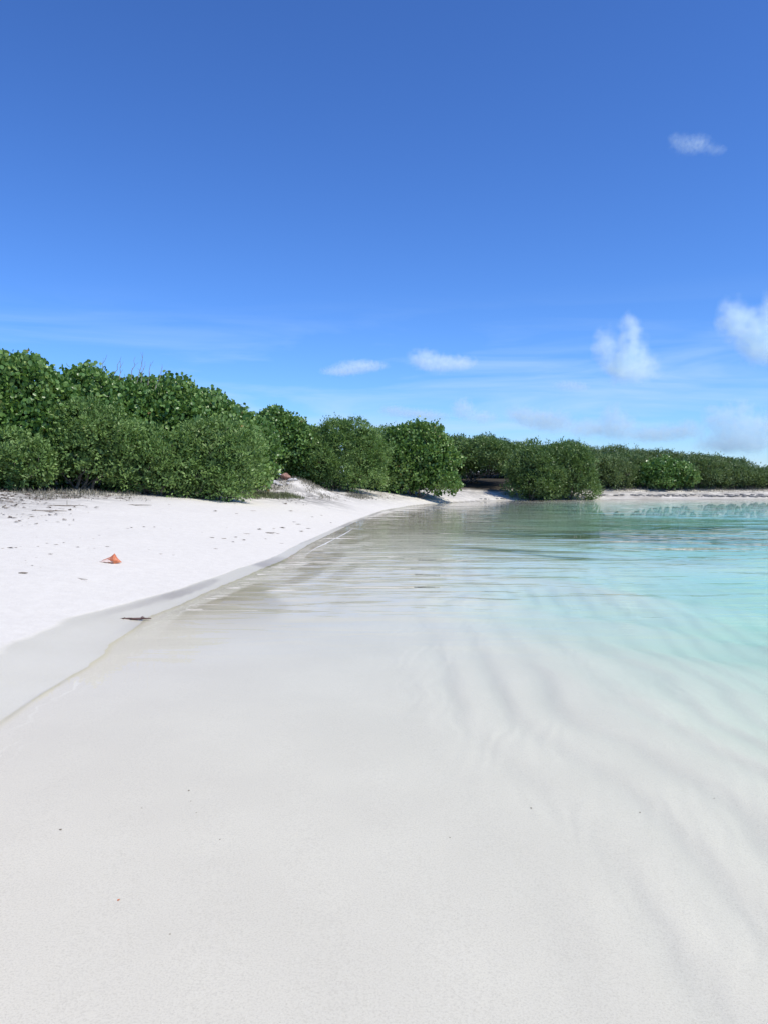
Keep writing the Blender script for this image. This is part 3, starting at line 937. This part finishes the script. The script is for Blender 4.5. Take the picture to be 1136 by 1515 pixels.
def twig_mesh(name, length, thick, mat, rng, forks=2):
    pts = wander((-length / 2, 0, thick), (length / 2, 0, thick), 6, length * 0.05, rng)
    for q in pts: q.z = thick * 0.8 + abs(q.z - thick) * 0.3
    pcs = [tube(pts, [thick * k for k in (0.5, 0.8, 1.0, 0.95, 0.9, 0.7, 0.35)], 7)]
    for _ in range(forks):
        i = rng.randrange(1, 5)
        e = pts[i] + Vector((length * rng.uniform(0.08, 0.2), length * rng.choice((-1, 1)) * rng.uniform(0.06, 0.15), thick * rng.uniform(0.2, 2)))
        pcs.append(tube(wander(pts[i], e, 3, length * 0.015, rng), [thick * 0.6, thick * 0.5, thick * 0.4, thick * 0.2], 6))
    v, f = merge(pcs)
    me = bpy.data.meshes.new(name); me.from_pydata(v, [], f); me.update()
    me.polygons.foreach_set('use_smooth', np.ones(len(f), dtype=bool))
    me.materials.append(mat)
    return me


def dead_leaf_mesh(mat, rng):
    """a curled dry leaf, about 1 long"""
    V, Fc = [], []
    n, m = 8, 4
    curl = rng.uniform(0.5, 1.1)
    for i in range(n + 1):
        u = i / n
        wd = 0.30 * math.sin(math.pi * min(1, u * 0.97 + 0.03)) ** 0.8
        for j in range(m + 1):
            v = (j / m - 0.5) * 2
            V.append((u - 0.5, v * wd, 0.06 + curl * 0.35 * (v * wd * 2) ** 2 + 0.18 * (u - 0.5) ** 2 + 0.015 * math.sin(9 * u + v * 3)))
    for i in range(n):
        for j in range(m):
            a = i * (m + 1) + j
            Fc.append((a, a + 1, a + m + 2, a + m + 1))
    me = bpy.data.meshes.new('dead_leaf'); me.from_pydata(V, [], Fc); me.update()
    me.polygons.foreach_set('use_smooth', np.ones(len(Fc), dtype=bool))
    me.materials.append(mat)
    return me


def weed_mesh(mat, rng):
    """a tangle of dry seaweed strands, about 1 wide"""
    pcs = []
    for _ in range(16):
        a = rng.uniform(0, 6.28)
        c = Vector((rng.gauss(0, 0.16), rng.gauss(0, 0.14), 0.03))
        d = Vector((math.cos(a), math.sin(a), 0)) * rng.uniform(0.15, 0.42)
        pts = wander(c - d, c + d, 5, 0.10, rng)
        for q in pts: q.z = 0.03 + abs(q.z) * 0.6
        pcs.append(tube(pts, [0.012, 0.022, 0.026, 0.024, 0.020, 0.008], 5))
    v, f = merge(pcs)
    me = bpy.data.meshes.new('seaweed_scrap'); me.from_pydata(v, [], f); me.update()
    me.materials.append(mat)
    return me


def at(px, py, lift=0.0):
    q = ground_hit(px, py)
    return (q.x, q.y, q.z + lift), q.y / F


dr = random.Random(21)
# single pieces one can tell apart
loc, k = at(199, 917)
o = put('driftwood_twig', twig_mesh('driftwood_twig', 50 * k, 0.014, DRIFTR, dr, 5), loc, 0.12)
tag(o, 'forked dark reddish twig stranded on the wet sand at the water edge', 'driftwood')
loc, k = at(35, 849)
o = put('driftwood_stick', twig_mesh('driftwood_stick', 13 * k, 0.012, DRIFT, dr, 0), loc, 0.15)
tag(o, 'short thick dark stick on the dry sand near the left edge', 'driftwood')
loc, k = at(120, 857)
o = put('driftwood_stick', twig_mesh('driftwood_stick', 32 * k, 0.006, DRIFTP, dr, 1), loc, -0.55)
tag(o, 'thin pale stick lying slantwise in front of the conch shell', 'driftwood')
for (px, py, w, rz, lab) in [(68, 757, 62, 0.05, 'long thin driftwood stick lying nearest on the upper beach at left'), (92, 749, 60, -0.02, 'long grey stick lying along the grass edge behind the nearest long stick'),
                             (157, 735, 16, 0.1, 'short dark stick in the grey litter under the black hollow'), (200, 748, 50, 0.02, 'grey stick lying along the upper beach right of the long sticks')]:
    loc, k = at(px, py)
    o = put('driftwood_stick', twig_mesh('driftwood_stick', w * k, 0.014, DRIFT, dr, 2), loc, rz)
    tag(o, lab, 'driftwood')
loc, k = at(398, 789)
o = put('seaweed_scrap', weed_mesh(DRIFT, dr), loc, 0.3, (22 * k, 16 * k, 10 * k))
tag(o, 'largest dark clump of dry seaweed on the white sand', 'seaweed')
loc, k = at(75, 820)
o = put('seaweed_scrap', weed_mesh(DRIFT, dr), loc, 1.0, (8 * k, 8 * k, 8 * k))
tag(o, 'small dark clump of seaweed left of the conch shell', 'seaweed')

leafs = [dead_leaf_mesh(mm, dr) for mm in (DRIFT, DRIFTP, DRIFT)]
weeds = [weed_mesh(mm, dr) for mm in (DRIFT, DRIFTP, DRIFT)]
twgs = [twig_mesh('twig', 1.0, 0.05, mm, dr, 2) for mm in (DRIFT, DRIFTP)]
LEFT = [(5, 812, 9), (16, 811, 10), (24, 810, 7), (30, 809, 6), (57, 809, 6), (84, 806, 9), (54, 795, 4), (83, 820, 5), (28, 834, 4), (39, 833, 4), (39, 830, 5), (48, 837, 5), (53, 825, 7), (60, 840, 6),
        (160, 782, 4), (189, 782, 7), (196, 781, 5), (253, 783, 5), (137, 797, 8), (120, 796, 4), (148, 792, 5), (159, 809, 8), (221, 814, 5), (238, 820, 10), (257, 821, 6), (115, 810, 7), (131, 811, 6), (140, 812, 6), (213, 780, 6), (230, 780, 5), (70, 804, 6), (95, 803, 6)]
RIGHT = [(314, 796, 12), (331, 797, 11), (350, 795, 9), (362, 799, 8), (410, 790, 9), (415, 804, 11), (435, 772, 11), (440, 776, 16), (455, 782, 14), (430, 757, 10), (375, 756, 12), (365, 790, 16), (405, 782, 11), (335, 781, 5),
         (318, 812, 10), (490, 774, 6), (420, 781, 12), (385, 784, 9), (447, 787, 9), (345, 802, 6), (300, 788, 6), (392, 797, 9), (462, 765, 10), (476, 763, 9), (350, 760, 10), (320, 757, 8)]
for lst, lab, grp in ((LEFT, 'small scrap of dry weed on white sand around the conch shell', 'scraps around the conch shell'),
                      (RIGHT, 'scrap of dry weed in the broken line right of the shell', 'scraps in the wrack line')):
    for (px, py, w) in lst:
        loc, k = at(px + dr.uniform(-1, 1), py + dr.uniform(-0.5, 0.5))
        s = w * k * dr.uniform(0.65, 0.95)
        c = dr.random()
        if c < 0.42:
            o = put('dead_leaf', dr.choice(leafs), loc, dr.uniform(-0.5, 0.5), (s, s, s))
        elif c < 0.75:
            o = put('seaweed_scrap', dr.choice(weeds), loc, dr.uniform(0, 6.3), (s, s, s * 0.7))
        else:
            o = put('twig', dr.choice(twgs), loc, dr.uniform(-0.4, 0.4), (s, s * 0.6, s * 0.6))
        tag(o, lab, 'debris', grp)
for (px, py, w, lab) in [(280, 1170, 4, 'tiny dark speck of weed on the near sea floor, uppermost of three in a row'), (283, 1186, 2.5, None), (291, 1203, 2.5, None), (210, 1196, 2.5, None),
                         (90, 1228, 5, 'tiny black speck of weed on the near sea floor at left'), (176, 1332, 5, 'tiny orange brown leaf bit on the near sea floor'),
                         (252, 1383, 3, None), (326, 1243, 3, None), (785, 1196, 3.5, None), (946, 1203, 3.5, None), (1056, 1182, 3, None), (665, 1240, 2.5, None)]:
    loc, k = at(px, py)
    s = w * k * 1.15
    o = put('weed_speck', leafs[0] if not (lab and 'orange' in lab) else dead_leaf_mesh(CONCH, dr), loc, dr.uniform(0, 6), (s, s, s))
    tag(o, lab or 'tiny dark speck of weed on the pale near sea floor', 'debris', None if lab else 'specks on the near sea floor')


# ------------------------------------------------------------------ clouds: soft bodies of vapour far out over the land and sea
def cloud(px, py, D, blobs, dens, label, group=None):
    s = D / F
    r = ray(px, py)
    c0 = Vector((r.x * D, D, EYE + r.z * D))
    Bl = np.array([(dx * s, 0, -dy * s, rx * s, (0.5 * rx + 0.5 * ry) * s, ry * s) for dx, dy, rx, ry in blobs])
    M = Mat('cloud_vapour')
    tcn = M.n('ShaderNodeTexCoord')
    P = tcn.outputs['Object']
    size = float(np.mean(Bl[:, 5]))
    wv = M.n('ShaderNodeTexNoise', {'Vector': P, 'Scale': 0.9 / size, 'Detail': 2.0})
    wp = M.n('ShaderNodeVectorMath', {0: wv.outputs['Color'], 1: (0.5, 0.5, 0.5)}, operation='SUBTRACT').outputs[0]
    wp = M.n('ShaderNodeVectorMath', {0: wp, 1: (size * 1.3,) * 3}, operation='MULTIPLY').outputs[0]
    PW_ = M.n('ShaderNodeVectorMath', {0: P, 1: wp}, operation='ADD').outputs[0]
    tot = None
    for b in Bl:
        v = M.n('ShaderNodeVectorMath', {0: PW_, 1: tuple(b[:3])}, operation='SUBTRACT').outputs[0]
        v = M.n('ShaderNodeVectorMath', {0: v, 1: tuple(b[3:])}, operation='DIVIDE').outputs[0]
        l2 = M.n('ShaderNodeVectorMath', {0: v, 1: v}, operation='DOT_PRODUCT').outputs['Value']
        g = M.math('POWER', 2.71828, M.math('MULTIPLY', l2, -1.05))
        tot = g if tot is None else M.math('ADD', tot, g)
    n = M.noise(P, 1.6 / size, 5, 0.6)
    f = M.math('SUBTRACT', M.math('MULTIPLY', tot, M.rng(n, 0.32, 0.68, 0.2, 1.45, False)), 0.16)
    f = M.math('MULTIPLY', M.math('MAXIMUM', f, 0.0), 0.75 * dens / size)
    pv = M.n('ShaderNodeVolumePrincipled', {'Color': (0.86, 0.975, 1, 1), 'Density': f, 'Anisotropy': 0.0})
    M.t.links.new(pv.outputs[0], M.out.inputs['Volume'])
    # envelope that follows the blobs
    import bmesh
    bm = bmesh.new()
    bmesh.ops.create_icosphere(bm, subdivisions=4, radius=1.0)
    ctr = (Bl[:, :3] * Bl[:, 5:6]).sum(0) / Bl[:, 5].sum()
    R = float(np.abs(Bl[:, :3] - ctr).max() + Bl[:, 3:].max() * 2)
    ts = np.linspace(0, R, 160)
    for v in bm.verts:
        d = np.array(v.co)
        q = ctr + ts[:, None] * d
        fld = np.exp(-1.0 * (((q[:, None, :] - Bl[None, :, :3]) / Bl[None, :, 3:]) ** 2).sum(-1)).sum(1)
        k = np.nonzero(fld > 0.11)[0]
        t = ts[k[-1]] if len(k) else size * 0.3
        v.co = Vector(ctr + d * t)
    for _ in range(2):
        bmesh.ops.smooth_vert(bm, verts=bm.verts, factor=0.5, use_axis_x=True, use_axis_y=True, use_axis_z=True)
    me = bpy.data.meshes.new('cloud'); bm.to_mesh(me); bm.free()
    me.materials.append(M.m)
    o = put('cloud', me, c0)
    return tag(o, label, 'cloud', group or 'clouds over the bay')


cloud(1020, 214, 2600, [(-2, 0, 22, 12), (-20, -8, 10, 8), (16, -2, 14, 10), (40, 8, 16, 6)], 0.26, 'small faint wisp of cloud alone high in the blue sky')
cloud(928, 525, 2400, [(2, -40, 11, 22), (4, -10, 22, 26), (16, 20, 30, 20), (-14, 18, 20, 18), (-36, -14, 14, 26)], 1.5, 'white peaked cloud shaped like a tower')
cloud(1122, 490, 2300, [(-42, -28, 16, 22), (-22, -12, 28, 22), (4, 14, 30, 28), (20, -30, 18, 30), (36, 20, 34, 30)], 1.5, 'large white cloud cut off by the right edge')
cloud(530, 543, 2600, [(6, -2, 36, 8), (-26, 7, 28, 6)], 0.6, 'flat white streak of cloud above the middle bushes')
cloud(642, 534, 2500, [(-18, -5, 18, 13), (6, 3, 28, 13), (40, 3, 24, 9)], 0.75, 'small rounded cloud right of the flat white streak')
cloud(684, 605, 2700, [(0, -2, 16, 14), (30, 12, 22, 8)], 1.0, 'little puff of cloud low over the feathery bushes')
cloud(905, 622, 2900, [(0, -10, 16, 14), (16, 12, 22, 20), (-30, 12, 34, 14)], 1.0, 'ragged low cloud under the towering peaked one')
cloud(790, 618, 3000, [(0, 0, 34, 12), (-24, -8, 16, 10), (30, 8, 30, 14)], 0.7, 'faint grey bank of low cloud over the mangrove bushes')
cloud(1088, 628, 2800, [(-26, -14, 20, 16), (8, -20, 15, 17), (8, 8, 44, 20), (46, -2, 18, 16), (0, 30, 56, 12)], 1.0, 'wide heaped low cloud at the right over the far scrub')
cloud(990, 640, 3100, [(0, 0, 40, 12), (-34, 4, 26, 10), (30, -8, 18, 12)], 0.6, 'thin low cloud bank just over the crest of the far scrub')
cloud(610, 612, 3000, [(0, 0, 34, 7), (-30, -6, 20, 6), (30, 6, 24, 7)], 0.4, 'very faint flat cloud low over the dense round-leaved bush')
cloud(838, 570, 2900, [(0, 0, 20, 7), (20, 3, 14, 6)], 0.35, 'tiny faint cloud left of the towering peaked one')
